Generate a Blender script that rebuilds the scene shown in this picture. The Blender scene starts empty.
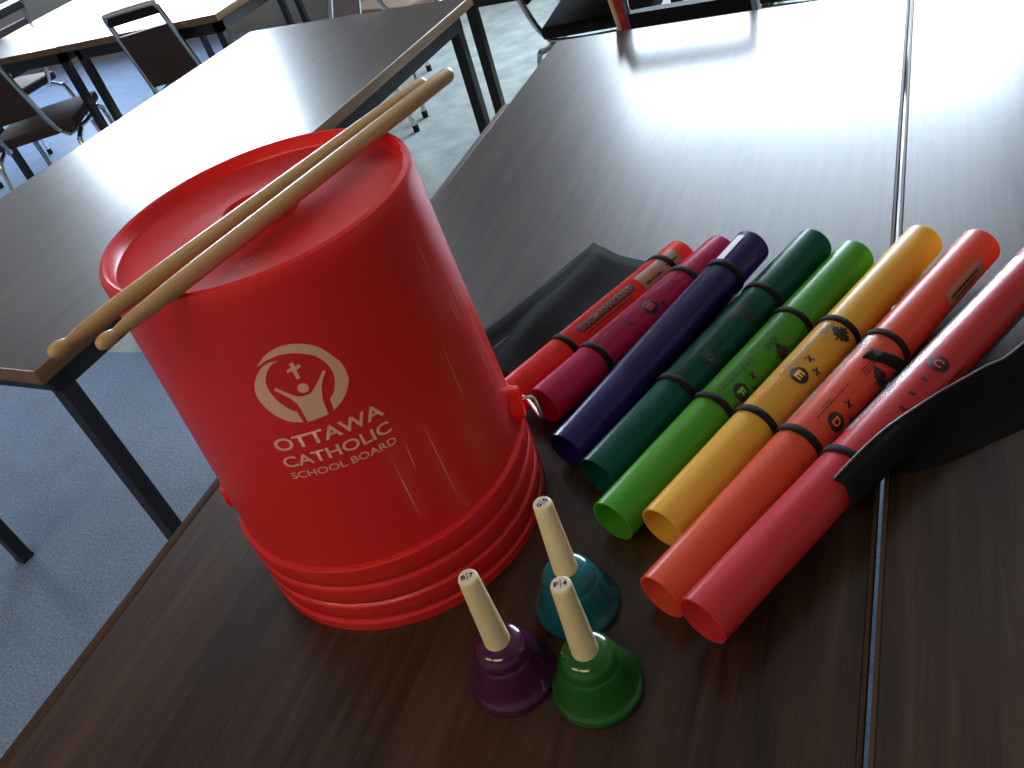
import bpy, bmesh, math, random
import numpy as np
from mathutils import Vector, Matrix
random.seed(7)
C = bpy.context.scene.collection
PI = math.pi
T = 0.74                                     # table height above the floor

# ------------------------------------------------------------------ camera
F_PX = 870.0; CAM_H = 0.63
def _ray(p): return np.array([(p[0]-512)/F_PX, -(p[1]-384)/F_PX, -1.0])
_up = -_ray((890., 1470.)); _up /= np.linalg.norm(_up)
_y = _ray((938., -448.)); _y -= _up*(_y@_up); _y /= np.linalg.norm(_y)
_x = np.cross(_y, _up)
R = np.array([_x, _y, _up])
cd = bpy.data.cameras.new('camera'); cam = bpy.data.objects.new('camera', cd); C.objects.link(cam)
cd.sensor_width = 36; cd.lens = F_PX/1024*36; cd.clip_start = .01; cd.clip_end = 200
M = Matrix([[*R[0], 0], [*R[1], 0], [*R[2], T+CAM_H], [0, 0, 0, 1]])
cam.matrix_world = M
bpy.context.scene.camera = cam

# ------------------------------------------------------------------ materials
def nodes(name):
    m = bpy.data.materials.new(name); m.use_nodes = True
    nt = m.node_tree
    return m, nt, nt.nodes['Principled BSDF'], nt.nodes['Material Output']
def principled(name, col, rough=.5, metal=0., spec=.5, coat=0., trans=0., bump=None, translucent=0., sheen=0., coat_rough=.1):
    m, nt, b, out = nodes(name)
    b.inputs['Base Color'].default_value = (*col, 1); b.inputs['Roughness'].default_value = rough
    b.inputs['Metallic'].default_value = metal; b.inputs['Specular IOR Level'].default_value = spec
    b.inputs['Coat Weight'].default_value = coat; b.inputs['Coat Roughness'].default_value = coat_rough
    b.inputs['Transmission Weight'].default_value = trans; b.inputs['Sheen Weight'].default_value = sheen
    if bump:
        n = nt.nodes.new('ShaderNodeTexNoise'); n.inputs['Scale'].default_value = bump[0]; n.inputs['Detail'].default_value = 4
        tc = nt.nodes.new('ShaderNodeTexCoord'); nt.links.new(tc.outputs['Object'], n.inputs['Vector'])
        bp = nt.nodes.new('ShaderNodeBump'); bp.inputs['Strength'].default_value = bump[1]; bp.inputs['Distance'].default_value = bump[2]
        nt.links.new(n.outputs['Fac'], bp.inputs['Height']); nt.links.new(bp.outputs['Normal'], b.inputs['Normal'])
    if translucent:
        t = nt.nodes.new('ShaderNodeBsdfTranslucent'); t.inputs['Color'].default_value = (*[min(1, c*1.15) for c in col], 1)
        mx = nt.nodes.new('ShaderNodeMixShader'); mx.inputs[0].default_value = translucent
        nt.links.new(b.outputs[0], mx.inputs[1]); nt.links.new(t.outputs[0], mx.inputs[2]); nt.links.new(mx.outputs[0], out.inputs[0])
    return m

def wood_mat(name, c1, c2, rough, grain_scale=(55, 2.2, 55), spec=.5, coat=0.):
    m, nt, b, out = nodes(name)
    tc = nt.nodes.new('ShaderNodeTexCoord'); mp = nt.nodes.new('ShaderNodeMapping')
    mp.inputs['Scale'].default_value = grain_scale
    nt.links.new(tc.outputs['Object'], mp.inputs['Vector'])
    n = nt.nodes.new('ShaderNodeTexNoise'); n.inputs['Scale'].default_value = 1.6; n.inputs['Detail'].default_value = 8; n.inputs['Roughness'].default_value = .68
    n.inputs['Distortion'].default_value = .6
    nt.links.new(mp.outputs[0], n.inputs['Vector'])
    mp2 = nt.nodes.new('ShaderNodeMapping'); mp2.inputs['Scale'].default_value = (grain_scale[0]*.16, grain_scale[1]*.5, 1)
    nt.links.new(tc.outputs['Object'], mp2.inputs['Vector'])
    n2 = nt.nodes.new('ShaderNodeTexNoise'); n2.inputs['Scale'].default_value = 1.3; n2.inputs['Detail'].default_value = 4
    nt.links.new(mp2.outputs[0], n2.inputs['Vector'])
    ad = nt.nodes.new('ShaderNodeMath'); ad.operation = 'MULTIPLY_ADD'; ad.inputs[1].default_value = .45
    nt.links.new(n2.outputs['Fac'], ad.inputs[0]); nt.links.new(n.outputs['Fac'], ad.inputs[2])
    cr = nt.nodes.new('ShaderNodeValToRGB'); cr.color_ramp.elements[0].position = .52; cr.color_ramp.elements[1].position = .92
    cr.color_ramp.elements[0].color = (*c1, 1); cr.color_ramp.elements[1].color = (*c2, 1)
    nt.links.new(ad.outputs[0], cr.inputs[0]); nt.links.new(cr.outputs[0], b.inputs['Base Color'])
    b.inputs['Roughness'].default_value = rough; b.inputs['Specular IOR Level'].default_value = spec
    b.inputs['Coat Weight'].default_value = coat; b.inputs['Coat Roughness'].default_value = .17
    fine = nt.nodes.new('ShaderNodeTexNoise'); fine.inputs['Scale'].default_value = 900; fine.inputs['Detail'].default_value = 2
    nt.links.new(tc.outputs['Object'], fine.inputs['Vector'])
    bp = nt.nodes.new('ShaderNodeBump'); bp.inputs['Strength'].default_value = .12; bp.inputs['Distance'].default_value = .0004
    nt.links.new(fine.outputs['Fac'], bp.inputs['Height']); nt.links.new(bp.outputs['Normal'], b.inputs['Normal'])
    return m

def floor_mat():
    m, nt, b, out = nodes('blue_speckled_vinyl')
    tc = nt.nodes.new('ShaderNodeTexCoord')
    n = nt.nodes.new('ShaderNodeTexNoise'); n.inputs['Scale'].default_value = 130; n.inputs['Detail'].default_value = 5; n.inputs['Roughness'].default_value = .8
    nt.links.new(tc.outputs['Object'], n.inputs['Vector'])
    n2 = nt.nodes.new('ShaderNodeTexNoise'); n2.inputs['Scale'].default_value = 9; n2.inputs['Detail'].default_value = 4
    nt.links.new(tc.outputs['Object'], n2.inputs['Vector'])
    cr = nt.nodes.new('ShaderNodeValToRGB'); e = cr.color_ramp.elements
    e[0].position = .36; e[0].color = (.12, .175, .28, 1); e[1].position = .66; e[1].color = (.27, .36, .53, 1)
    nt.links.new(n.outputs['Fac'], cr.inputs[0])
    mx = nt.nodes.new('ShaderNodeMix'); mx.data_type = 'RGBA'; mx.blend_type = 'MULTIPLY'; mx.inputs[0].default_value = .35
    cr2 = nt.nodes.new('ShaderNodeValToRGB'); cr2.color_ramp.elements[0].color = (.6, .6, .6, 1); cr2.color_ramp.elements[0].position = .3; cr2.color_ramp.elements[1].position = .7
    nt.links.new(n2.outputs['Fac'], cr2.inputs[0])
    nt.links.new(cr.outputs[0], mx.inputs[6]); nt.links.new(cr2.outputs[0], mx.inputs[7]); 
    sp = nt.nodes.new('ShaderNodeSeparateXYZ'); nt.links.new(tc.outputs['Object'], sp.inputs[0])
    g1 = nt.nodes.new('ShaderNodeMath'); g1.operation = 'GREATER_THAN'; g1.inputs[1].default_value = 1.65; nt.links.new(sp.outputs['Y'], g1.inputs[0])
    g2 = nt.nodes.new('ShaderNodeMath'); g2.operation = 'GREATER_THAN'; g2.inputs[1].default_value = -2.95; nt.links.new(sp.outputs['X'], g2.inputs[0])
    g3 = nt.nodes.new('ShaderNodeMath'); g3.operation = 'MULTIPLY'; nt.links.new(g1.outputs[0], g3.inputs[0]); nt.links.new(g2.outputs[0], g3.inputs[1])
    cg = nt.nodes.new('ShaderNodeValToRGB'); cg.color_ramp.elements[0].position = .3; cg.color_ramp.elements[0].color = (.30, .34, .33, 1); cg.color_ramp.elements[1].position = .7; cg.color_ramp.elements[1].color = (.46, .50, .48, 1)
    nt.links.new(n2.outputs['Fac'], cg.inputs[0])
    mz = nt.nodes.new('ShaderNodeMix'); mz.data_type = 'RGBA'; nt.links.new(g3.outputs[0], mz.inputs[0]); nt.links.new(mx.outputs[2], mz.inputs[6]); nt.links.new(cg.outputs[0], mz.inputs[7])
    nt.links.new(mz.outputs[2], b.inputs['Base Color'])
    b.inputs['Roughness'].default_value = .22; b.inputs['Specular IOR Level'].default_value = .5
    return m

MT = {}
MT['table'] = wood_mat('dark_woodgrain_laminate', (.010, .0052, .0034), (.058, .030, .0185), .40, spec=.3, coat=.32)
MT['edge'] = wood_mat('tan_edge_band', (.12, .065, .028), (.24, .14, .065), .35, (60, 3, 60))
MT['dark_edge'] = wood_mat('dark_edge_band', (.030, .017, .011), (.07, .040, .026), .6, (60, 3, 60), spec=.15)
MT['seam_edge'] = principled('worn_tan_edge_band', (.075, .048, .030), .6, spec=.25)
MT['black_steel'] = principled('black_painted_steel', (.012, .012, .014), .45)
MT['floor'] = floor_mat()
MT['wall'] = principled('cream_wall_paint', (.38, .33, .26), .8, bump=(60, .1, .002))
MT['wall_dark'] = principled('brown_wall_panelling', (.16, .135, .11), .7, bump=(60, .1, .002))
MT['ceiling'] = principled('white_ceiling_tile', (.34, .32, .29), .9, bump=(90, .4, .004))
MT['wframe'] = principled('white_window_frame', (.7, .7, .7), .4)
MT['pail'] = principled('red_polyethylene', (.78, .028, .030), .30, spec=.5, translucent=.28, bump=(14, .03, .001))
MT['pail_print'] = principled('cream_print', (.86, .56, .42), .5, translucent=.2)
MT['stick'] = wood_mat('pale_hickory', (.40, .24, .10), (.60, .40, .19), .35, (90, 90, 3))
MT['chrome'] = principled('chrome', (.62, .62, .60), .18, metal=1)
MT['seat_brown'] = principled('brown_vinyl', (.065, .040, .036), .7, spec=.2, bump=(180, .2, .001))
MT['seat_tan'] = principled('tan_vinyl', (.25, .17, .12), .7, spec=.2, bump=(180, .2, .001))
MT['seat_black'] = principled('black_vinyl', (.014, .012, .014), .7, spec=.2, bump=(180, .2, .001))
MT['bag'] = principled('black_nylon', (.009, .009, .010), .9, spec=.12, bump=(260, .3, .0006))
MT['elastic'] = principled('black_elastic', (.008, .008, .009), .85, spec=.2, bump=(700, .5, .0005))
MT['bag_edge'] = principled('grey_edge_binding', (.09, .09, .095), .5)  # grey stands for the highlight along the folded edge
MT['ink'] = principled('black_ink', (.012, .010, .012), .5)
MT['handle'] = principled('ivory_plastic', (.78, .69, .42), .35, bump=(40, .05, .001))
MT['handle_end'] = principled('grey_white_sticker', (.62, .60, .50), .5)
MT['wire'] = principled('zinc_wire', (.75, .75, .72), .25, metal=1)
MT['tan_sticker'] = principled('tan_sticker', (.36, .19, .12), .45)
MT['white_sticker'] = principled('white_sticker', (.75, .78, .8), .3)
MT['red_plastic'] = principled('red_plastic', (.6, .02, .02), .4)
def film_mat():
    m, nt, b, out = nodes('clear_shrink_film')
    b.inputs['Base Color'].default_value = (1, 1, 1, 1); b.inputs['Roughness'].default_value = .12
    nt.nodes.remove(b)
    tr = nt.nodes.new('ShaderNodeBsdfTransparent'); tr.inputs[0].default_value = (.99, .99, .99, 1)
    gl = nt.nodes.new('ShaderNodeBsdfGlossy'); gl.inputs['Roughness'].default_value = .25
    fr = nt.nodes.new('ShaderNodeFresnel'); fr.inputs[0].default_value = 1.07
    tc = nt.nodes.new('ShaderNodeTexCoord'); n = nt.nodes.new('ShaderNodeTexNoise'); n.inputs['Scale'].default_value = 60
    mp = nt.nodes.new('ShaderNodeMapping'); mp.inputs['Scale'].default_value = (1, 1, .3)
    nt.links.new(tc.outputs['Object'], mp.inputs[0]); nt.links.new(mp.outputs[0], n.inputs['Vector'])
    bp = nt.nodes.new('ShaderNodeBump'); bp.inputs['Strength'].default_value = .03; bp.inputs['Distance'].default_value = .001
    nt.links.new(n.outputs['Fac'], bp.inputs['Height']); nt.links.new(bp.outputs[0], gl.inputs['Normal']); nt.links.new(bp.outputs[0], fr.inputs['Normal'])
    mx = nt.nodes.new('ShaderNodeMixShader')
    nt.links.new(fr.outputs[0], mx.inputs[0]); nt.links.new(tr.outputs[0], mx.inputs[1]); nt.links.new(gl.outputs[0], mx.inputs[2])
    nt.links.new(mx.outputs[0], out.inputs[0])
    return m
MT['film'] = film_mat()

# ------------------------------------------------------------------ helpers
def mesh_obj(name, bm, mat, parent=None, smooth=True, angle=35):
    me = bpy.data.meshes.new(name)
    bmesh.ops.recalc_face_normals(bm, faces=bm.faces[:])
    bm.to_mesh(me); bm.free()
    mats = mat if isinstance(mat, (list, tuple)) else [mat]
    for k in mats: me.materials.append(k)
    if smooth:
        for p in me.polygons: p.use_smooth = True
        me.set_sharp_from_angle(angle=math.radians(angle))
    o = bpy.data.objects.new(name, me); C.objects.link(o)
    if parent is not None: o.parent = parent
    return o
def thing(name, label, cat, loc=(0, 0, 0), rotz=0., group=None):
    o = bpy.data.objects.new(name, None); C.objects.link(o); o.empty_display_size = .05
    o.location = loc; o.rotation_euler = (0, 0, rotz)
    tag(o, label, cat, group); return o
def tag(o, label, cat, group=None):
    o['label'] = label; o['category'] = cat
    if group: o['group'] = group
def struct(o): o['kind'] = 'structure'; return o
def box(bm, x0, x1, y0, y1, z0, z1, bev=0., seg=2):
    r = bmesh.ops.create_cube(bm, size=1.)
    bmesh.ops.scale(bm, vec=(x1-x0, y1-y0, z1-z0), verts=r['verts'])
    bmesh.ops.translate(bm, vec=((x0+x1)/2, (y0+y1)/2, (z0+z1)/2), verts=r['verts'])
    if bev:
        es = list({e for v in r['verts'] for e in v.link_edges})
        bmesh.ops.bevel(bm, geom=es, offset=bev, segments=seg, affect='EDGES', profile=.5)
    return bm
def lathe(bm, prof, n=64, M=None, close=False):
    """prof: list of (r, z); revolve about z"""
    rings = []
    for r, z in prof:
        if r < 1e-6: rings.append([bm.verts.new((0, 0, z))])
        else: rings.append([bm.verts.new((r*math.cos(2*PI*i/n), r*math.sin(2*PI*i/n), z)) for i in range(n)])
    pairs = list(zip(rings, rings[1:]))
    if close: pairs.append((rings[-1], rings[0]))
    for a, b in pairs:
        for i in range(n):
            j = (i+1) % n
            if len(a) == 1 and len(b) == 1: continue
            if len(a) == 1: bm.faces.new((a[0], b[i], b[j]))
            elif len(b) == 1: bm.faces.new((a[i], a[j], b[0]))
            else: bm.faces.new((a[i], a[j], b[j], b[i]))
    if M is not None: bmesh.ops.transform(bm, matrix=M, verts=[v for r in rings for v in r])
    return bm
def catmull(pts, k=6):
    P = [Vector(p) for p in pts]; P = [P[0]*2-P[1]]+P+[P[-1]*2-P[-2]]; out = []
    for i in range(1, len(P)-2):
        for j in range(k):
            t = j/k; a, b, c, d = P[i-1:i+3]
            out.append(.5*((2*b)+(c-a)*t+(2*a-5*b+4*c-d)*t*t+(3*b-a-3*c+d)*t**3))
    out.append(P[-2]); return out
def tube(bm, pts, r, n=10, sm=0, caps=True, flat=None):
    P = catmull(pts, sm) if sm else [Vector(p) for p in pts]
    t0 = (P[1]-P[0]).normalized(); a = t0.orthogonal().normalized(); rings = []
    for i, p in enumerate(P):
        t = (P[min(i+1, len(P)-1)]-P[max(i-1, 0)]).normalized()
        a = (a-t*a.dot(t)).normalized(); b = t.cross(a)
        rr = r[i] if isinstance(r, (list, tuple)) else r
        rings.append([bm.verts.new(p+a*rr*math.cos(2*PI*k/n)+b*rr*math.sin(2*PI*k/n)) for k in range(n)])
    for A, B in zip(rings, rings[1:]):
        for k in range(n): bm.faces.new((A[k], A[(k+1) % n], B[(k+1) % n], B[k]))
    if caps: bm.faces.new(rings[0][::-1]); bm.faces.new(rings[-1])
    return bm
def grid_cut(bm, step, axis=0):
    """cut flat 2D artwork every step so that it can be wrapped round a curve"""
    if not bm.verts: return
    lo = min(v.co[axis] for v in bm.verts); hi = max(v.co[axis] for v in bm.verts)
    n = Vector((0, 0, 0)); n[axis] = 1; x = lo+step
    while x < hi:
        p = Vector((0, 0, 0)); p[axis] = x
        bmesh.ops.bisect_plane(bm, geom=bm.verts[:]+bm.edges[:]+bm.faces[:], plane_co=p, plane_no=n); x += step
def poly(bm, pts):
    vs = [bm.verts.new((x, y, 0)) for x, y in pts]
    f = bm.faces.new(vs); f.normal_update()
    if f.normal.z < 0: f.normal_flip()
    bmesh.ops.triangulate(bm, faces=[f])
def disc(bm, cx, cy, r, n=32): poly(bm, [(cx+r*math.cos(2*PI*i/n), cy+r*math.sin(2*PI*i/n)) for i in range(n)])
def annulus(bm, cx, cy, r0, r1, n=32, sy=1.):
    a = [bm.verts.new((cx+r0*math.cos(2*PI*i/n), cy+r0*sy*math.sin(2*PI*i/n), 0)) for i in range(n)]
    b = [bm.verts.new((cx+r1*math.cos(2*PI*i/n), cy+r1*sy*math.sin(2*PI*i/n), 0)) for i in range(n)]
    for i in range(n): bm.faces.new((a[i], a[(i+1) % n], b[(i+1) % n], b[i]))
def text_bm(bm, s, width, height, cx, cy, rot=0., offset=0., spacing=1.):
    cu = bpy.data.curves.new('lettering', 'FONT'); cu.body = s; cu.resolution_u = 4; cu.offset = offset; cu.space_character = spacing
    o = bpy.data.objects.new('lettering', cu); C.objects.link(o)
    dg = bpy.context.evaluated_depsgraph_get(); me = bpy.data.meshes.new_from_object(o.evaluated_get(dg))
    t = bmesh.new(); t.from_mesh(me); bpy.data.objects.remove(o); bpy.data.curves.remove(cu)
    xs = [v.co.x for v in t.verts]; ys = [v.co.y for v in t.verts]
    mx, my = (min(xs)+max(xs))/2, (min(ys)+max(ys))/2
    sx, sy = width/(max(xs)-min(xs)), height/(max(ys)-min(ys)); c, q = math.cos(rot), math.sin(rot)
    for v in t.verts:
        x, y = (v.co.x-mx)*sx, (v.co.y-my)*sy
        v.co = (cx+x*c-y*q, cy+x*q+y*c, 0)
    tmp = bpy.data.meshes.new('t'); t.to_mesh(tmp); t.free(); bm.from_mesh(tmp)
    bpy.data.meshes.remove(tmp); bpy.data.meshes.remove(me)

# ------------------------------------------------------------------ room
X0, X1, Y0, Y1, ZC = -7.6, 3.4, -3.2, 5.3, 3.0
bm = bmesh.new(); box(bm, X0-.15, X1+.15, Y0-.15, Y1+.2, -.1, 0); struct(mesh_obj('floor', bm, MT['floor'], smooth=False))
bm = bmesh.new(); box(bm, X0-.15, X1+.15, Y0-.15, Y1+.2, ZC, ZC+.1); struct(mesh_obj('ceiling', bm, MT['ceiling'], smooth=False))
bm = bmesh.new(); box(bm, X0-.15, X0, Y0, Y1, 0, ZC); struct(mesh_obj('wall_left', bm, MT['wall_dark'], smooth=False))
bm = bmesh.new(); box(bm, X1, X1+.15, Y0, Y1, 0, ZC); struct(mesh_obj('wall_right', bm, MT['wall'], smooth=False))
bm = bmesh.new(); box(bm, X0-.15, X1+.15, Y0-.15, Y0, 0, ZC); struct(mesh_obj('wall_back', bm, MT['wall'], smooth=False))
WINS = [(-1.85, .55, 1.0, 2.62), (-6.9, -4.35, 1.0, 2.62)]
bm = bmesh.new()
xs = sorted([X0-.15, X1+.15]+[v for w in WINS for v in w[:2]])
for a, b in zip(xs, xs[1:]):
    w = [w for w in WINS if abs(w[0]-a) < 1e-6]
    if w:
        box(bm, a, b, Y1, Y1+.2, 0, w[0][2]); box(bm, a, b, Y1, Y1+.2, w[0][3], ZC)
    else: box(bm, a, b, Y1, Y1+.2, 0, ZC)
struct(mesh_obj('wall_far', bm, MT['wall'], smooth=False))
def glass_mat():
    m, nt, b, out = nodes('window_glass'); nt.nodes.remove(b)
    tr = nt.nodes.new('ShaderNodeBsdfTransparent'); gl = nt.nodes.new('ShaderNodeBsdfGlossy'); gl.inputs['Roughness'].default_value = 0
    mx = nt.nodes.new('ShaderNodeMixShader'); mx.inputs[0].default_value = .06
    nt.links.new(tr.outputs[0], mx.inputs[1]); nt.links.new(gl.outputs[0], mx.inputs[2]); nt.links.new(mx.outputs[0], out.inputs[0]); return m
MT['glass'] = glass_mat()
for i, (a, b, z0, z1) in enumerate(WINS):
    bm = bmesh.new(); f = .05
    box(bm, a, a+f, Y1+.05, Y1+.12, z0, z1); box(bm, b-f, b, Y1+.05, Y1+.12, z0, z1)
    box(bm, a, b, Y1+.05, Y1+.12, z0, z0+f); box(bm, a, b, Y1+.05, Y1+.12, z1-f, z1)
    w = struct(mesh_obj('window_%d' % (i+1), bm, MT['wframe'], smooth=False))
    bm = bmesh.new(); box(bm, a+f, b-f, Y1+.08, Y1+.086, z0+f, z1-f); mesh_obj('pane', bm, MT['glass'], w, smooth=False)

def fill_mat():
    m, nt, b, out = nodes('warm_fluorescent_diffuser')
    b.inputs['Base Color'].default_value = (.8, .8, .78, 1); b.inputs['Emission Color'].default_value = (1, .76, .47, 1); b.inputs['Emission Strength'].default_value = FILL
    return m
FILL = 9.2  # added unseen panels that brighten the sides facing the camera
MT['lamp'] = fill_mat()
for i, (x, y, lb) in enumerate(((-1.9, -1.2, 'long ceiling light panel behind the viewer, over the left side'), (-.4, -1.2, 'long ceiling light panel behind the viewer, over the right side'))):
    o = thing('ceiling_light', lb, 'ceiling light', (x, y, ZC))
    bm = bmesh.new(); box(bm, -.62, .62, -.32, .32, -.06, 0, .005, 1); mesh_obj('housing', bm, MT['wframe'], o, smooth=False)
    bm = bmesh.new(); box(bm, -.58, .58, -.28, .28, -.068, -.058); mesh_obj('diffuser', bm, MT['lamp'], o, smooth=False)

# ------------------------------------------------------------------ tables
def sq_leg(bm, x, y, z0, z1, w=.032): return box(bm, x-w/2, x+w/2, y-w/2, y+w/2, z0, z1, .002, 1)
def make_table(name, label, W, L, loc, rotz, group=None, left_missing=None, notch=None, edge='edge', band=.0045):
    """origin: near right corner of the top; top runs to -W in x and +L in y"""
    t = thing(name, label, 'table', loc, rotz, group)
    th = .026; e = .004
    bm = bmesh.new(); box(bm, -W+e, -e, e, L-e, T-th, T, .0006, 1); mesh_obj('tabletop', bm, MT['table'], t, angle=20)
    def ring_strip(pts, w):                 # edge band running round the top
        bm = bmesh.new()
        for (xa, ya, xb, yb) in pts: box(bm, min(xa, xb), max(xa, xb), min(ya, yb), max(ya, yb), T-th-.0005, T+.0004, .0011, 2)
        return bm
    if notch is None: segs = [(-W, 0, -W+e, L), (-e, 0, 0, L), (-W+e, 0, -e, e), (-W+e, L-e, -e, L)]
    else: segs = [(-W-.009, 0, -W+e, notch), (-e, 0, 0, L), (-W-.009+e, 0, -e, e), (-W+e, L-e, -e, L)]
    mesh_obj('edge_band', ring_strip(segs, e), MT[edge], t, angle=50)
    bm = bmesh.new(); i = .035; h0, h1 = T-th-.05, T-th
    box(bm, -W+i, -W+i+.025, i, L-i, h0, h1); box(bm, -i-.025, -i, i, L-i, h0, h1)
    box(bm, -W+i, -i, i, i+.025, h0, h1); box(bm, -W+i, -i, L-i-.025, L-i, h0, h1)
    mesh_obj('apron', bm, MT['black_steel'], t, smooth=False)
    for k, (x, y) in enumerate(((-W+i+.016, i+.016), (-i-.016, i+.016), (-W+i+.016, L-i-.016), (-i-.016, L-i-.016))):
        bm = bmesh.new(); sq_leg(bm, x, y, .012, T-th)
        lg = mesh_obj('leg', bm, MT['black_steel'], t, smooth=False)
        bm = bmesh.new(); box(bm, x-.018, x+.018, y-.018, y+.018, 0, .014, .003, 1); mesh_obj('foot_cap', bm, MT['black_steel'], lg)
    return t
# near pair, seam between them at x ~ -.027
make_table('folding_table', 'dark brown woodgrain table under the red bucket, handbells and coloured tubes', .732, 1.835, (-.029, .045, 0), 0, notch=1.51, edge='dark_edge')
make_table('folding_table', 'dark brown table to the right of the long seam, mostly empty', .76, 1.95, (.735, .0, 0), 0, edge='seam_edge')
make_table('folding_table', 'long dark glossy table behind the bucket with tan edge and black frame', .85, 1.66, (-1.29, .705, 0), math.radians(-4))
make_table('folding_table', 'white-glaring table at back left with a chair tucked against its near end', .86, 1.66, (-2.41, 2.74, 0), 0)
make_table('folding_table', 'leftmost table at the top edge of the photo, beyond two chairs', .76, 1.66, (-3.275, 2.735, 0), 0)

make_table('folding_table', 'table mostly above the frame, seen only by its black leg right of the long table', .73, 1.6, (-.585, 2.47, 0), 0)

# ------------------------------------------------------------------ chairs
def make_chair(label, seat_mat, wb=.225):
    t = thing('stacking_chair', label, 'chair')
    hw = wb/2; sw = .20
    bm = bmesh.new(); box(bm, -sw, sw, -.19, .21, .415, .46, .016, 3); mesh_obj('seat', bm, seat_mat, t)
    # back pad (leans back): z .50 -> .77
    def yb(z): return -.20-.16*(z-.42)/.42
    bm = bmesh.new(); n = 8
    A = []
    for i in range(n+1):
        z = .53+(.755-.53)*i/n
        A.append([bm.verts.new((s*(hw-.004)*(1.0-.06*i/n), yb(z)+d, z)) for s, d in ((-1, -.010), (-1, .014), (-.5, .020), (.5, .020), (1, .014), (1, -.010))])
    for a, b in zip(A, A[1:]):
        for k in range(6): bm.faces.new((a[k], a[(k+1) % 6], b[(k+1) % 6], b[k]))
    bm.faces.new(A[0][::-1]); bm.faces.new(A[-1]); mesh_obj('backrest', bm, seat_mat, t)
    bm = bmesh.new(); n = 1
    box(bm, -hw*.93, hw*.93, yb(.82)-.011, yb(.82)+.011, .800, .835, .006, 2); mesh_obj('top_bar', bm, MT['seat_black'], t)
    bm = bmesh.new()
    tube(bm, [(-hw-.03, -.16, .40), (-hw-.01, yb(.46), .46), (-hw, yb(.6), .6), (-hw*.94, yb(.80), .80), (-hw*.9, yb(.835), .835), (-hw*.75, yb(.842), .842), (hw*.75, yb(.842), .842), (hw*.9, yb(.835), .835), (hw*.94, yb(.80), .80), (hw, yb(.6), .6), (hw+.01, yb(.46), .46), (hw+.03, -.16, .40)], .011, 10, 4)
    mesh_obj('back_frame', bm, MT['chrome'], t)
    bm = bmesh.new()
    for s in (-1, 1): tube(bm, [(s*(hw+.03), -.17, .402), (s*.185, -.05, .397), (s*.185, .17, .397)], .011, 10, 3)
    tube(bm, [(-.185, .15, .397), (.185, .15, .397)], .009, 8); mesh_obj('seat_frame', bm, MT['chrome'], t)
    for s in (-1, 1):
        bm = bmesh.new(); tube(bm, [(s*.185, .13, .397), (s*.187, .18, .385), (s*.19, .205, .34), (s*.20, .225, .012)], .011, 10, 4); lg = mesh_obj('leg', bm, MT['chrome'], t)
        bm = bmesh.new(); tube(bm, [(s*.20, .225, 0), (s*.20, .225, .03)], .014, 10); mesh_obj('foot_cap', bm, MT['seat_black'], lg)
        bm = bmesh.new(); tube(bm, [(s*.185, -.13, .397), (s*.187, -.19, .38), (s*.19, -.22, .34), (s*.20, -.27, .012)], .011, 10, 4); lg = mesh_obj('leg', bm, MT['chrome'], t)
        bm = bmesh.new(); tube(bm, [(s*.20, -.27, 0), (s*.20, -.27, .03)], .014, 10); mesh_obj('foot_cap', bm, MT['seat_black'], lg)
    return t
def copy_tree(o, parent=None):
    c = o.copy(); C.objects.link(c)
    if parent is not None: c.parent = parent
    for ch in list(o.children): copy_tree(ch, c)
    return c
brown = make_chair('chrome-framed chair with brown back, facing the near end of the white-glaring table', MT['seat_brown'])
def place(o, x, y, deg, label=None):
    o.location = (x, y, 0); o.rotation_euler = (0, 0, math.radians(deg)); o['group'] = 'chairs around the far tables'
    if label: o['label'] = label
    return o
brown_src = brown
place(copy_tree(brown_src), -3.61, 2.75, 28, 'brown chair at far left whose chrome side tube curves under the seat')
place(copy_tree(brown_src), -4.47, 3.29, 90, 'brown chair in the top left corner, its chrome back poking over the table')
place(copy_tree(brown_src), -2.30, 3.00, 90, 'dark brown chair tucked against the right side of the white-glaring table')
tan = make_chair('tan chair standing behind the far end of the long table', MT['seat_tan'], .235)
place(tan, -2.17, 3.66, -16)
place(brown, -2.81, 2.96, 21)
black = make_chair('black chair with its back touching the far end of the bucket table', MT['seat_black'], .29)
place(copy_tree(black), -1.03, 3.07, -86, 'black-seated chair standing away beyond the far left corner of the bucket table')
place(copy_tree(black), -.28, 3.06, 84, 'black chair in shadow behind the chair that touches the bucket table')
place(black, -.47, 2.27, 0)
bm = bmesh.new(); tube(bm, [(-.1475, -.292, .66), (-.1415, -.372, .815)], .0095, 12); mesh_obj('upright_sleeve', bm, MT['red_plastic'], black)['label'] = 'red plastic sleeve on the left upright'
bm = bmesh.new(); tube(bm, [(-.1600, -.296, .66), (-.1540, -.374, .815)], .0060, 12); mesh_obj('upright_strip', bm, MT['handle'], black)['label'] = 'cream strip beside the red sleeve'

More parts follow.
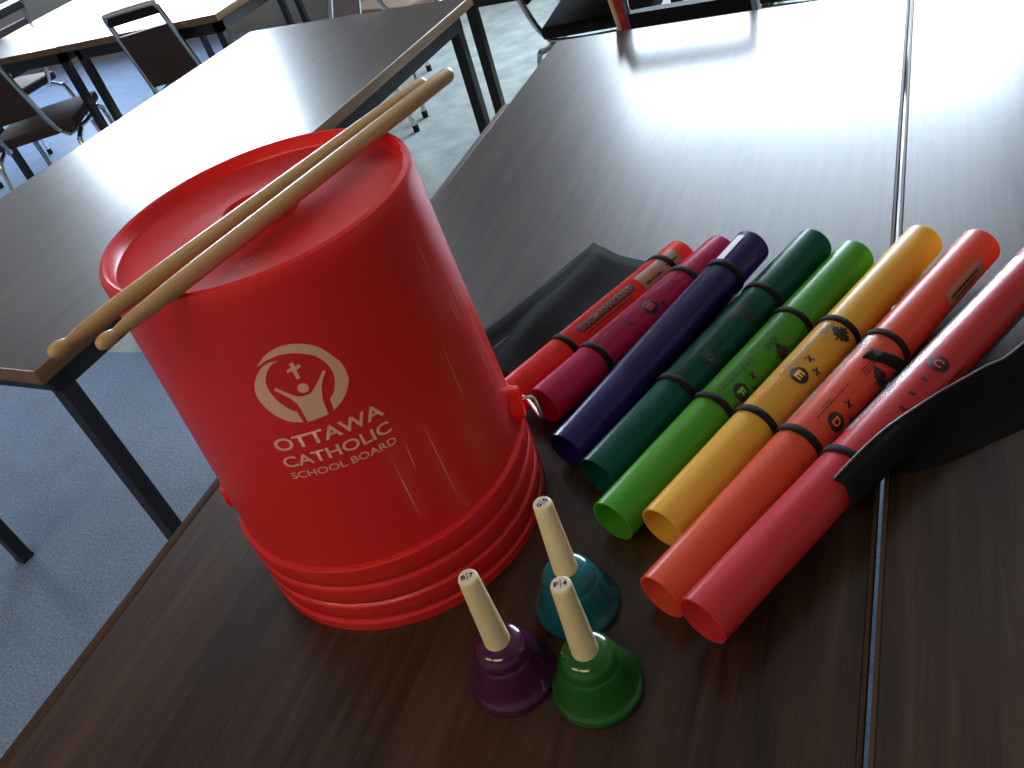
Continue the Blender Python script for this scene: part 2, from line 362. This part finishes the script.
# ------------------------------------------------------------------ bucket
BX, BY = -.4885, .5025; HB = .371
bucket = thing('bucket', 'red plastic pail standing upside down with a white printed school board logo', 'bucket', (BX, BY, T))
def brad(z): return .1490-(.1490-.1315)*(z/HB)
prof = [(.0, HB-.012), (.119, HB-.012), (.1225, HB-.0112), (.1240, HB-.009), (.1255, HB-.0015), (.1275, HB), (.1312, HB-.0012), (.1325, HB-.0045), (brad(HB-.012)+.0006, HB-.012)]
for z in (.30, .22, .15, .10): prof.append((brad(z), z))
prof += [(brad(.090), .090), (brad(.0875), .0875), (.1488, .0866), (.1497, .0856), (.1500, .0835), (.1500, .0680), (.1493, .0660), (.1468, .0648), (.1466, .0618), (.1490, .0606), (.1500, .0590), (.1502, .0570), (.1502, .0430), (.1494, .0410), (.1470, .0398), (.1468, .0368), (.1492, .0356), (.1502, .0342), (.1504, .0320), (.1504, .0190), (.1496, .0172), (.1474, .0162),
         (.1474, .0132), (.1500, .0122), (.1511, .0108), (.1511, .001), (.1500, 0), (.1440, 0)]
prof += [(.1430, .005), (.1415, .09), (.1288, HB-.02), (.122, HB-.0145), (.0, HB-.0145)]
bm = bmesh.new(); lathe(bm, prof, 160)
mesh_obj('body', bm, MT['pail'], bucket, angle=28)
MT['pail_base'] = principled('matte_red_pail_base', (.72, .035, .038), .60, spec=.30, translucent=.2, bump=(25, .2, .002))
bm = bmesh.new(); lathe(bm, [(.0, HB-.0095), (.028, HB-.0095), (.0300, HB-.0090), (.0310, HB-.0050), (.0318, HB-.0036), (.0332, HB-.0036), (.0342, HB-.0050), (.0355, HB-.0105), (.0375, HB-.0117), (.119, HB-.0117), (.1215, HB-.0113)], 120); mesh_obj('base_panel', bm, MT['pail_base'], bucket, angle=40)
# vertical gussets inside the skirt rings are tiny; ears and bail
def ear(th):
    M = Matrix.Rotation(th, 4, 'Z') @ Matrix.Translation((brad(.104)-.003, 0, .104)) @ Matrix.Rotation(PI/2, 4, 'Y')
    bm = bmesh.new(); lathe(bm, [(0, .010), (.010, .010), (.0135, .013), (.0165, .0115), (.0175, .007), (.0185, 0), (0, 0)], 40, M); return bm
MT['ear'] = principled('bright_red_ear_plastic', (.85, .015, .02), .3, translucent=.5)
for th in (math.radians(24), math.radians(213)):
    o = mesh_obj('ear', ear(th), MT['ear'], bucket)
th = math.radians(24)
e1 = Vector((math.cos(th), math.sin(th), 0)); tt = Vector((-math.sin(th), math.cos(th), 0))
# the bail hangs down behind the pail, ends hooked into the ears
pts = []
RB = .160
for k in range(0, 25):
    a = th+PI*k/24
    drop = .108-.082*math.sin(PI*k/24)
    pts.append((RB*math.cos(a), RB*math.sin(a), drop))
p0 = e1*.150+Vector((0, 0, .106)); p1 = -e1*.150+Vector((0, 0, .106))
down = e1*.1665+Vector((0, 0, .086)); 
wire = [p0, e1*.160+Vector((0, 0, .107)), e1*.1655+Vector((0, 0, .1035)), e1*.1672-tt*.001+Vector((0, 0, .082)), e1*.1640+tt*.008+Vector((0, 0, .0775))]
for k in range(2, 23):
    a = th+PI*k/24; wire.append(Vector((RB*math.cos(a), RB*math.sin(a), .0800-.066*math.sin(PI*(k-1)/22))))
wire += [-e1*.158+tt*.010+Vector((0, 0, .0835)), -e1*.1585+Vector((0, 0, .095)), -e1*.155+Vector((0, 0, .104)), p1*.95]
bm = bmesh.new(); tube(bm, wire, .0019, 8, 3); mesh_obj('bail', bm, MT['wire'], bucket)

# logo wrapped round the pail; artwork in metres, u to the right (angle), v up
TH0 = math.radians(-57.3)
def wrap_pail(bm, off=.0005):
    for v in bm.verts:
        u, z = v.co.x, v.co.y; r = brad(z)+off; a = TH0+u/.1365
        v.co = (r*math.cos(a), r*math.sin(a), z)
def decal(name, bm, wrap, mat, parent, step, axis=0, label=None):
    bmesh.ops.remove_doubles(bm, verts=bm.verts[:], dist=1e-6)
    grid_cut(bm, step, axis); wrap(bm)
    o = mesh_obj(name, bm, mat, parent, smooth=False)
    if label: o['label'] = label
    return o
bm = bmesh.new()
text_bm(bm, 'OTTAWA', .0895, .0125, -.0005, .2305, offset=.018)
text_bm(bm, 'CATHOLIC', .0895, .0110, -.0008, .2125, offset=.016)
text_bm(bm, 'SCHOOL BOARD', .0880, .0068, -.0006, .1980, offset=.008)
# emblem: two crescents, a figure with raised arms, head and cross (u, z in metres on the pail wall)
AO = [(-.0254, .3048), (-.0167, .3112), (-.0058, .3148), (.0048, .3139), (.0141, .3098), (.0223, .3028), (.0282, .2924), (.0322, .2813), (.0318, .2690), (.0270, .2602), (.0202, .2534), (.0111, .2480)]
AI = [(-.0254, .3044), (-.0167, .3073), (-.0069, .3084), (.0017, .3069), (.0108, .3024), (.0176, .2965), (.0217, .2886), (.0232, .2795), (.0216, .2713), (.0179, .2641), (.0150, .2612), (.0123, .2587)]
BO = [(-.0096, .3044), (-.0179, .3047), (-.0262, .2999), (-.0340, .2908), (-.0376, .2803), (-.0363, .2696), (-.0314, .2590), (-.0234, .2508), (-.0138, .2469)]
BI = [(-.0096, .3040), (-.0146, .3029), (-.0204, .2982), (-.0255, .2897), (-.0262, .2809), (-.0239, .2710), (-.0205, .2645), (-.0185, .2612), (-.0146, .2574)]
def strip(bm, A, B):
    A = [bm.verts.new((p.x, p.y, 0)) for p in catmull([(x, y, 0) for x, y in A], 5)]; B = [bm.verts.new((p.x, p.y, 0)) for p in catmull([(x, y, 0) for x, y in B], 5)]
    for k in range(len(A)-1): bm.faces.new((A[k], A[k+1], B[k+1], B[k]))
strip(bm, AO, AI); strip(bm, BO, BI)
fig = [(-.0109, .2460), (.0060, .2464), (.0070, .2579), (.0081, .2636), (.0116, .2730), (.0152, .2780), (.0190, .2824), (.0172, .2838), (.0120, .2785), (.0065, .2732), (.0010, .2692), (-.0047, .2693), (-.0089, .2705), (-.0142, .2757), (-.0207, .2831), (-.0226, .2814), (-.0144, .2709), (-.0115, .2645), (-.0109, .2572)]
poly(bm, fig); disc(bm, -.0019, .2757, .0043, 28)
poly(bm, [(-.0032, .2847), (-.0002, .2847), (-.0002, .2923), (.0041, .2935), (.0038, .2962), (.0005, .2955), (.0001, .2990), (-.0028, .2990), (-.0030, .2955), (-.0070, .2946), (-.0072, .2921), (-.0032, .2923)])
decal('printed_logo', bm, wrap_pail, MT['pail_print'], bucket, .004, label='white emblem and lettering printed on the pail')
STREAKS = [(.0335, .1798, .0335, .1144), (.0487, .1912, .0470, .1598), (.0684, .1954, .0691, .1069), (.1541, .2738, .1530, .2276), (.1791, .2621, .1725, .1638), (.1783, .2196, .1804, .1322), (.1165, .2403, .1146, .1818), (.1392, .3266, .1387, .2971), (.165, .285, .163, .24), (.1655, .205, .163, .135), (.148, .262, .150, .236)]  # scratches, plus window reflections on the right side painted as pale streaks
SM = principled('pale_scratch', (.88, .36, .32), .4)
for (u0, z0, u1, z1) in STREAKS:
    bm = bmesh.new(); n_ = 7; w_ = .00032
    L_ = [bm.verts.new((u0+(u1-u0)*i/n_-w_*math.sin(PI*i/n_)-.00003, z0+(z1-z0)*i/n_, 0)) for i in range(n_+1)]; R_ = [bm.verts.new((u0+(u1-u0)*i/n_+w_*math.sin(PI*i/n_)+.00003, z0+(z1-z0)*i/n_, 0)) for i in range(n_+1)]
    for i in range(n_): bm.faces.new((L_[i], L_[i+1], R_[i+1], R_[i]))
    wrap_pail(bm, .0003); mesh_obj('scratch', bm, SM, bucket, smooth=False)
# moulded marks on the base of the pail
bm = bmesh.new()
def base_mark(s, w, h, x, y, rot): text_bm(bm, s, w, h, x, y, rot)
for (x, y, a) in ((.035, -.07, .3), (-.09, .03, 1.9), (-.02, .09, 3.0)):
    annulus(bm, x, y, .0055, .0063, 24)
for v in bm.verts: v.co.z = HB-.0115
mesh_obj('moulded_mark', bm, MT['pail'], bucket, smooth=False)
# ------------------------------------------------------------------ drumsticks
def make_stick(label, butt, tip, rr=.0071):
    b, t = Vector(butt), Vector(tip); L = (t-b).length
    prof = [(0, 0), (.0035, .0004), (.0058, .0022), (rr, .0065), (rr, .06), (rr, L*.76), (rr*.95, L*.84), (rr*.74, L*.93), (.0044, L-.022), (.0036, L-.0155), (.0037, L-.0145), (.0048, L-.0115), (.0053, L-.0080), (.0050, L-.0045), (.0036, L-.0015), (.002, L-.0004), (0, L)]
    q = (t-b).to_track_quat('Z', 'Y')
    o = thing('drumstick', label, 'drumstick', butt, 0, 'pair of drumsticks lying across the upturned bucket')
    o.rotation_mode = 'QUATERNION'; o.rotation_quaternion = q
    sp = [p for p in prof if p[1] <= L-.0150]; tp = [p for p in prof if p[1] >= L-.0150]
    bm = bmesh.new(); lathe(bm, sp+[(0, sp[-1][1])], 32); mesh_obj('shaft', bm, MT['stick'], o, angle=60)
    bm = bmesh.new(); lathe(bm, [(0, sp[-1][1]-.001), (.0029, sp[-1][1]-.001)]+tp, 32); mesh_obj('bead_tip', bm, MT['stick'], o, angle=60)
    return o
ZS = T+HB+.0074
make_stick('pale wooden drumstick lying in front, its butt reaching further over the rim', (-.3945, .7095, ZS), (-.4815, .3075, ZS))
make_stick('pale wooden drumstick behind the other one, its tip reaching furthest to the left', (-.4145, .6940, ZS), (-.5180, .2985, ZS))

# ------------------------------------------------------------------ coloured tubes
RT = .0225
def tube_mat(name, col, tr=.3):
    return principled(name, col, .27, spec=.5, translucent=tr, bump=(220, .06, .0004))
TUBES = {
 'c': dict(n=(-.4135, .6560, .0255), f=(-.2755, .9320, .0255), col=(.85, .055, .035), name='red_orange', label='shortest tube, red-orange, beside the black flap of the bag', film=(.093, .262)),
 'B': dict(n=(-.3670, .6366, .0320), f=(-.2235, .9294, .0320), col=(.62, .03, .15), name='magenta', label='magenta tube between the red-orange and the dark blue tube', film=(.09, .245)),
 'A': dict(n=(-.3240, .5774, .0245), f=(-.1840, .9129, .0475), col=(.024, .013, .13), name='indigo', label='dark blue-violet tube between the magenta and dark teal tubes, white sticker at far end', film=(.11, .30)),
 'G': dict(n=(-.2822, .5451, .0245), f=(-.1150, .9280, .0360), col=(.005, .13, .095), name='teal', label='dark teal green tube between the blue and bright green tubes', film=(.138, .297)),
 'F': dict(n=(-.2527, .4913, .0245), f=(-.0689, .9168, .0245), col=(.11, .46, .04), name='green', label='bright light green tube next to the yellow one', film=(.172, .312)),
 'E': dict(n=(-.2050, .4890, .0245), f=(.0020, .9340, .0300), col=(.86, .60, .10), name='yellow', label='yellow tube with a black circled E', film=(.155, .297)),
 'D': dict(n=(-.1900, .4159, .0245), f=(.0580, .9130, .0340), col=(.80, .15, .075), name='orange', label='orange tube with crinkled clear film, left of the longest tube', film=(.212, .362)),
 'C': dict(n=(-.1482, .3866, .0420), f=(.1515, .9404, .0420), col=(.68, .065, .085), name='red', label='longest tube, pinkish red, partly covered by raised black fabric', film=(.225, .52)),
}
FR = {}
for k, d in TUBES.items():
    n, f = Vector(d['n'])+Vector((0, 0, T)), Vector(d['f'])+Vector((0, 0, T)); L = (f-n).length; a = (f-n)/L
    side = a.cross(Vector((0, 0, 1))).normalized(); up = side.cross(a)         # side: to the viewer's right
    Mx = Matrix([[side.x, up.x, a.x, n.x], [side.y, up.y, a.y, n.y], [side.z, up.z, a.z, n.z], [0, 0, 0, 1]])
    # local frame of a tube: x right, y up, z along it away from the viewer
    FR[k] = (Mx, L)
    o = thing('percussion_tube', d['label'], 'tube', (0, 0, 0), 0, 'coloured percussion tubes held on the black bag')
    o.matrix_world = Mx
    d['o'] = o
    mt = tube_mat(d['name']+'_plastic', d['col'], .5 if k != 'A' else .25)
    w = .0018
    bm = bmesh.new(); N = 24
    pr = [(RT-w, .0003), (RT-w*.5, 0), (RT, .0005)]+[(RT, L*i/N) for i in range(1, N)]+[(RT, L-.0005), (RT-w*.5, L), (RT-w, L-.0003)]+[(RT-w, L*(N-i)/N) for i in range(1, N)]
    lathe(bm, pr, 72, close=True); mesh_obj('barrel', bm, mt, o, angle=60)
    s0, s1 = d['film']
    bm = bmesh.new(); random.seed(ord(k))
    rings = []
    for i in range(41):
        z = s0+(s1-s0)*i/40; row = []
        for j in range(72):
            ang = 2*PI*j/72
            crk = .00025*math.sin(9*ang+37*z*10)*math.sin(i*.9)
            if k == 'D' and math.degrees(ang) % 360 > 120 and math.degrees(ang) < 175: crk += .0007*random.random()
            r = RT+.0005+crk
            row.append(bm.verts.new((r*math.cos(ang), r*math.sin(ang), z)))
        rings.append(row)
    for A, B in zip(rings, rings[1:]):
        for j in range(72): bm.faces.new((A[j], A[(j+1) % 72], B[(j+1) % 72], B[j]))
    ff = mesh_obj('clear_film', bm, MT['film'], o, angle=80)
def wrap_tube(r):
    def w(bm):          # x = arc length to the right from the top line, y = along the tube
        for v in bm.verts:
            a = v.co.x/RT; s = v.co.y
            v.co = (r*math.sin(a), r*math.cos(a), s)
    return w
D2 = lambda deg: math.radians(deg)*RT
def ink_lines(bm, deg, s0, s1, h=.0012, seed=1):
    random.seed(seed); s = s0
    while s < s1:
        l = random.choice((.003, .005, .007, .009)); e = min(s+l, s1); x = D2(deg)
        poly(bm, [(x-h/2, s), (x+h/2, s), (x+h/2, e), (x-h/2, e)]); s = e+.0012
def leaf(bm, deg, s, r):
    P = [(0, 1), (.18, .62), (.42, .72), (.34, .30), (.62, .52), (.70, .36), (1, .30), (.84, .08), (.92, -.05), (.48, -.42), (.50, -.62), (.08, -.52), (.06, -1), (-.06, -1), (-.08, -.52), (-.50, -.62), (-.48, -.42), (-.92, -.05), (-.84, .08), (-1, .30), (-.70, .36), (-.62, .52), (-.34, .30), (-.42, .72), (-.18, .62)]
    poly(bm, [(D2(deg)+x*r, s+y*r) for x, y in P])
def little_figure(bm, deg, s, q=.0055):
    x = D2(deg)
    for (a, l) in ((.5, q), (-.7, q*.8), (2.3, q*.8)):
        dx, dy = math.cos(a)*l, math.sin(a)*l; nx, ny = -math.sin(a)*.0008, math.cos(a)*.0008
        poly(bm, [(x-dx+nx, s-dy+ny), (x-dx-nx, s-dy-ny), (x+dx-nx, s+dy-ny), (x+dx+nx, s+dy+ny)])
def circled(bm, ch, deg, s, r=.0082):
    x = D2(deg); ri = r*.78
    annulus(bm, x, s, ri, r, 40)
    text_bm(bm, ch, ri*.95, ri*1.15, x, s, offset=.05)
def knocked(bm, ch, deg, s, r=.0085): annulus(bm, D2(deg), s, r*.5, r, 36); text_bm(bm, ch, r*.5, r*.7, D2(deg), s, offset=.03)
PR = {'E': (28.4, .2133, 'E'), 'D': (58, .2372, 'D'), 'C': (17.3, .3343, 'C'), 'F': (54.7, .1922, 'F'), 'G': (39.6, .1802, 'G'), 'B': (31.6, .1739, 'B')}
for k, (deg, s, ch) in PR.items():
    bm = bmesh.new(); x = D2(deg)
    # solid disc with the note letter left open
    disc(bm, x, s, .0096, 40)
    if k in 'EDFG':
        sg = 1
        ink_lines(bm, deg-38, s-.012, s+.042, .0010, 3); ink_lines(bm, deg-46, s, s+.016, .0008, 4)
        little_figure(bm, deg-8, s+.024); little_figure(bm, deg+26, s+.018)
        leaf(bm, deg+8, s+.074, .0115)
        for q in range(3): ink_lines(bm, deg-22-q*7, s+.062, s+.082, .0009, 9+q)
    elif k == 'C':
        for q, (dg, ss) in enumerate(((19, .309), (21, .288), (28, .268))): little_figure(bm, dg, ss, .0035)
        ink_lines(bm, deg+48, s-.07, s+.02, .0012, 5)
    else:
        little_figure(bm, deg-4, s-.036, .006); little_figure(bm, deg+18, s+.016, .005); ink_lines(bm, deg-30, s+.03, s+.05, .0009, 2)
    decal('printed_marks', bm, wrap_tube(RT+.0011), MT['ink'], TUBES[k]['o'], .002)
    bm = bmesh.new(); text_bm(bm, ch, .0078, .0098, x, s, offset=.03)
    cm = principled(TUBES[k]['name']+'_letter', TUBES[k]['col'], .35)
    decal('note_letter', bm, wrap_tube(RT+.0014), cm, TUBES[k]['o'], .002)
# rounded black name bar on the red-orange tube
bm = bmesh.new(); s0, s1, x0 = .108, .206, D2(21.5); hw = .0058
pts = []
for (cx, cy, a0) in ((x0+hw-.004, s1-.004, 0), (x0-hw+.004, s1-.004, 90), (x0-hw+.004, s0+.004, 180), (x0+hw-.004, s0+.004, 270)):
    for q in range(6): a = math.radians(a0+q*18); pts.append((cx+.004*math.cos(a), cy+.004*math.sin(a)))
poly(bm, pts); ink_lines(bm, 44, .115, .195, .0011, 8)
decal('name_bar', bm, wrap_tube(RT+.0011), MT['ink'], TUBES['c']['o'], .002)
bm = bmesh.new(); text_bm(bm, 'BOOMWHACKERS', .090, .0072, x0, (s0+s1)/2, rot=PI/2, offset=.01)
decal('name_lettering', bm, wrap_tube(RT+.0014), principled('dull_red_lettering', (.42, .04, .03), .4), TUBES['c']['o'], .002)
def sticker_and_strip(k, d0, d1, s0, s1, mat, lines=()):
    bm = bmesh.new(); poly(bm, [(D2(d0), s0), (D2(d1), s0), (D2(d1), s1), (D2(d0), s1)])
    decal('sticker', bm, wrap_tube(RT+.0009), mat, TUBES[k]['o'], .002)
    if lines:
        bm = bmesh.new()
        for (dg, a, b, h) in lines: ink_lines(bm, dg, a, b, h, int(dg))
        decal('sticker_print', bm, wrap_tube(RT+.0013), MT['ink'], TUBES[k]['o'], .002)
sticker_and_strip('c', 2, 58, .217, .288, MT['tan_sticker'], ((44, .222, .250, .0024), (38, .262, .284, .0022)))
sticker_and_strip('D', 46, 92, .444, .516, MT['tan_sticker'], ((66, .450, .506, .0030), (78, .455, .500, .0020)))
sticker_and_strip('A', -24, 0, .306, .354, MT['white_sticker'])  # plain white strip near the far end, likewise on the teal tube
sticker_and_strip('G', -62, -42, .312, .366, MT['white_sticker'])

# ------------------------------------------------------------------ bag with elastic loops
bag = thing('tube_bag', 'black fabric roll-up bag lying under the coloured tubes, its right flap raised', 'bag', (0, 0, T))
def gnd(bm_pts): pass
rows = []      # from the left flap to the right part: each row from the near edge to the far edge
cols = [((-.556, .752), (-.4237, 1.014)), ((-.50, .715), (-.392, .985)), ((-.425, .705), (-.330, .958)), ((-.385, .690), (-.290, .935)), ((-.33, .650), (-.235, .895)), ((-.27, .625), (-.185, .865)), ((-.20, .590), (-.13, .830)), ((-.14, .575), (-.075, .800)), ((-.09, .560), (-.015, .785))]
bm = bmesh.new(); NV = 14; grid = []
cp = catmull([(a[0], a[1], 0) for a, b in cols], 4); cq = catmull([(b[0], b[1], 0) for a, b in cols], 4)
for ui, (a, b) in enumerate(zip(cp, cq)):
    row = []
    for j in range(NV+1):
        p = a.lerp(b, j/NV); z = .0012
        u = ui/(len(cp)-1)
        if u < .22:
            ww = min(1, u/.04)*(1 if u < .14 else (.22-u)/.08)
            z += ww*(.006+.006*math.sin(u*42+j*.25)+.0025*math.sin(j*.9+u*20))
            edge = math.sin(PI*j/NV)
            z = .0012+(z-.0012)*(.35+.65*edge)
            p.x -= .006*math.sin(PI*j/NV)*(1-u/.22)*-1
        row.append(bm.verts.new((p.x, p.y, z)))
    grid.append(row)
for A, B in zip(grid, grid[1:]):
    for j in range(NV): bm.faces.new((A[j], A[j+1], B[j+1], B[j]))
o = mesh_obj('panel', bm, MT['bag'], bag, angle=80)
sd = o.modifiers.new('thickness', 'SOLIDIFY'); sd.thickness = .0016; sd.offset = -1
# raised right flap: rises beside the longest tube to a folded ridge, then falls to the table
ridge = [(-.0607, .5246, .0657), (-.0496, .5452, .0656), (-.0382, .5653, .0654), (-.0250, .5866, .0646), (-.0113, .6058, .0627), (.0027, .6252, .0598), (.0187, .6471, .0560), (.0348, .6640, .0550), (.0556, .6885, .0510), (.0722, .7031, .0500), (.0885, .7251, .0500), (.1071, .7520, .0490), (.135, .785, .044), (.170, .825, .030)]
foot = [(-.046, .566, .002), (-.040, .578, .002), (-.034, .588, .002), (-.0268, .5950, .002), (-.014, .604, .002), (.0040, .6150, .002), (.0240, .627, .002), (.0430, .642, .002), (.066, .660, .002), (.0860, .676, .002), (.104, .692, .002), (.125, .712, .002), (.155, .742, .002), (.195, .785, .002)]
rd, ft = catmull(ridge, 4), catmull(foot, 4)
MC, LC = FR['C']; inv = MC.inverted()
bm = bmesh.new(); grid = []
for i, (r_, f_) in enumerate(zip(rd, ft)):
    q = inv @ (r_+Vector((0, 0, T))); off = q.x; sec = []
    side = MC @ Vector((.0285, -.004, q.z)) - Vector((0, 0, T))
    k = max(0., min(1., (off-.014)/.022))
    mid = r_.lerp(f_, .5); mid.z = r_.z*.42
    side = side.lerp(mid, k)
    if k < .5: ctl = [r_, r_.lerp(side, .5)+Vector((.003, -.0015, .009))*(1-2*k), side, f_]
    else: ctl = [r_, r_.lerp(mid, .5), side, f_]
    sec = catmull(ctl, 5)
    for t, p in enumerate(sec): p.z = max(.002, p.z+.0012*math.sin(i*.5+t*.6)*min(1, t/4))
    out = (f_-r_); out.z = 0; out.normalize(); sec.append(f_+out*.012+Vector((0, 0, -.0005)))
    grid.append([bm.verts.new(p) for p in sec])
for A, B in zip(grid, grid[1:]):
    for j in range(len(A)-1): bm.faces.new((A[j], A[j+1], B[j+1], B[j]))
# the side of the fold that faces the tube
prev = None
for i, r_ in enumerate(rd):
    q = inv @ (r_+Vector((0, 0, T)))
    if q.x < .030: continue
    row = [grid[i][0]]
    for zz in (.75, .5, .25, .06): row.append(bm.verts.new((r_.x-.004*(1-zz), r_.y+.006*(1-zz), r_.z*zz)))
    if prev:
        for j in range(4): bm.faces.new((prev[j], row[j], row[j+1], prev[j+1]))
    prev = row
o = mesh_obj('raised_flap', bm, MT['bag'], bag, angle=80)
sd = o.modifiers.new('thickness', 'SOLIDIFY'); sd.thickness = .0014; sd.offset = -1
bm = bmesh.new(); tube(bm, [p+Vector((0, 0, .0006)) for p in rd], .0011, 8); mesh_obj('edge_binding', bm, MT['bag_edge'], bag)
# support fold below the longest tube
def band(k, s, w=.0085, tilt=0.):
    Mx, L = FR[k]; r0, r1 = RT+.0007, RT+.0021
    bm = bmesh.new()
    lathe(bm, [(r0, s-w/2), (r1-.0004, s-w/2), (r1, s-w/2+.0005), (r1, s+w/2-.0005), (r1-.0004, s+w/2), (r0, s+w/2)], 64, close=True)
    if tilt:
        for v in bm.verts: v.co.z += tilt*v.co.x
    # go to the bag's frame
    bmesh.ops.transform(bm, matrix=Matrix.Translation((0, 0, -T)) @ Mx, verts=bm.verts[:])
    mesh_obj('elastic_loop', bm, MT['elastic'], bag, angle=40)
for k, s, tl in (('c', .268, .1), ('c', .0885, 0), ('B', .248, .05), ('B', .0855, 0), ('A', .300, .05), ('G', .301, 0), ('G', .133, 0), ('F', .319, 0), ('F', .166, 0), ('E', .303, 0), ('E', .149, 0), ('D', .3585, -.05), ('D', .2035, 0), ('C', .196, 0)):
    band(k, s, tilt=tl)
Mx, L = FR['D']
bm = bmesh.new(); poly(bm, [(D2(2), .3150), (D2(2), .3300), (D2(30), .3340), (D2(85), .350), (D2(85), .335), (D2(30), .3190)])
grid_cut(bm, .003, 0); wrap_tube(RT+.0016)(bm)
bmesh.ops.transform(bm, matrix=Matrix.Translation((0, 0, -T)) @ Mx, verts=bm.verts[:])
o = mesh_obj('loose_tab', bm, MT['elastic'], bag); sd = o.modifiers.new('thickness', 'SOLIDIFY'); sd.thickness = .0012; sd.offset = 0

# ------------------------------------------------------------------ hand bells
def bell(label, x, y, col, name, s, rot, k=1.0):
    o = thing('handbell', label, 'handbell', (x, y, T), 0, 'small coloured handbells on the table')
    mt = principled(name+'_lacquer', col, .15, spec=.6)
    pr = [(.0, .0530), (.0120, .0530), (.0165, .0518), (.0202, .0490), (.0226, .0450), (.0238, .0405), (.0241, .0385), (.0246, .0378), (.0258, .0355), (.0278, .0290), (.0302, .0215), (.0325, .0150), (.0345, .0105), (.0356, .0090), (.0368, .0078), (.0378, .0050), (.0377, .0018), (.0368, .0003), (.0356, 0), (.0345, .0008), (.0335, .0060), (.0265, .0220), (.0230, .0380), (.0190, .0470), (.010, .0500), (0, .0500)]
    pr = [(r*k, z) for r, z in pr]
    bm = bmesh.new(); lathe(bm, pr, 96); mesh_obj('bell_body', bm, mt, o, angle=50)
    hp = [(0, .047), (.0096, .047), (.0104, .0485), (.0109, .0515), (.0108, .0550), (.0083, .1290), (.0081, .1335), (.0074, .1352), (.0064, .1356), (0, .1356)]
    bm = bmesh.new(); lathe(bm, hp, 48); h = mesh_obj('handle', bm, MT['handle'], o, angle=50)
    bm = bmesh.new(); disc(bm, 0, 0, .0066, 32)
    for v in bm.verts: v.co.z = .1358
    mesh_obj('end_sticker', bm, MT['handle_end'], h, smooth=False)
    bm = bmesh.new(); a, b = s
    text_bm(bm, a, .0036, .0044, -.0032, 0, offset=.05); text_bm(bm, b, .0034, .0044, .0032, 0, offset=.05)
    poly(bm, [(-.0003, -.0040), (.0003, -.0040), (.0003, .0040), (-.0003, .0040)])
    bmesh.ops.rotate(bm, cent=(0, 0, 0), matrix=Matrix.Rotation(rot, 3, 'Z'), verts=bm.verts[:])
    for v in bm.verts: v.co.z = .1361
    mesh_obj('note_mark', bm, MT['ink'], h, smooth=False)
    # striker ball inside
    return o
bell('purple handbell with ivory handle marked B 7, leftmost of the three bells', -.303, .336, (.05, .005, .045), 'purple', ('B', '7'), math.radians(33))
bell('green handbell with ivory handle marked F 4, nearest the viewer', -.229, .340, (.008, .085, .012), 'green', ('F', '4'), math.radians(23))
bell('teal blue handbell with ivory handle standing behind the green one', -.268, .4135, (.004, .10, .135), 'teal', ('G', '5'), math.radians(60))

# ------------------------------------------------------------------ light
w = bpy.data.worlds.new('World'); bpy.context.scene.world = w; w.use_nodes = True
nt = w.node_tree; bg = nt.nodes['Background']
bg.inputs[0].default_value = (.70, .84, 1.0, 1); bg.inputs[1].default_value = 30.0
for i, (a, b, z0, z1) in enumerate(WINS):
    ld = bpy.data.lights.new('window_portal', 'AREA'); ld.shape = 'RECTANGLE'; ld.size = b-a; ld.size_y = z1-z0
    ld.cycles.is_portal = True
    lo = bpy.data.objects.new('window_portal', ld); C.objects.link(lo)
    lo.location = ((a+b)/2, Y1+.15, (z0+z1)/2); lo.rotation_euler = (math.radians(-90), 0, 0)
sc = bpy.context.scene
sc.view_settings.view_transform = 'Standard'; sc.view_settings.look = 'None'; sc.view_settings.gamma = 1
sc.view_settings.use_curve_mapping = False; sc.view_settings.exposure = 0.15
sc.cycles.use_denoising = True
sc.cycles.max_bounces = 10; sc.cycles.diffuse_bounces = 5; sc.cycles.transparent_max_bounces = 12
sc.cycles.sample_clamp_indirect = 8
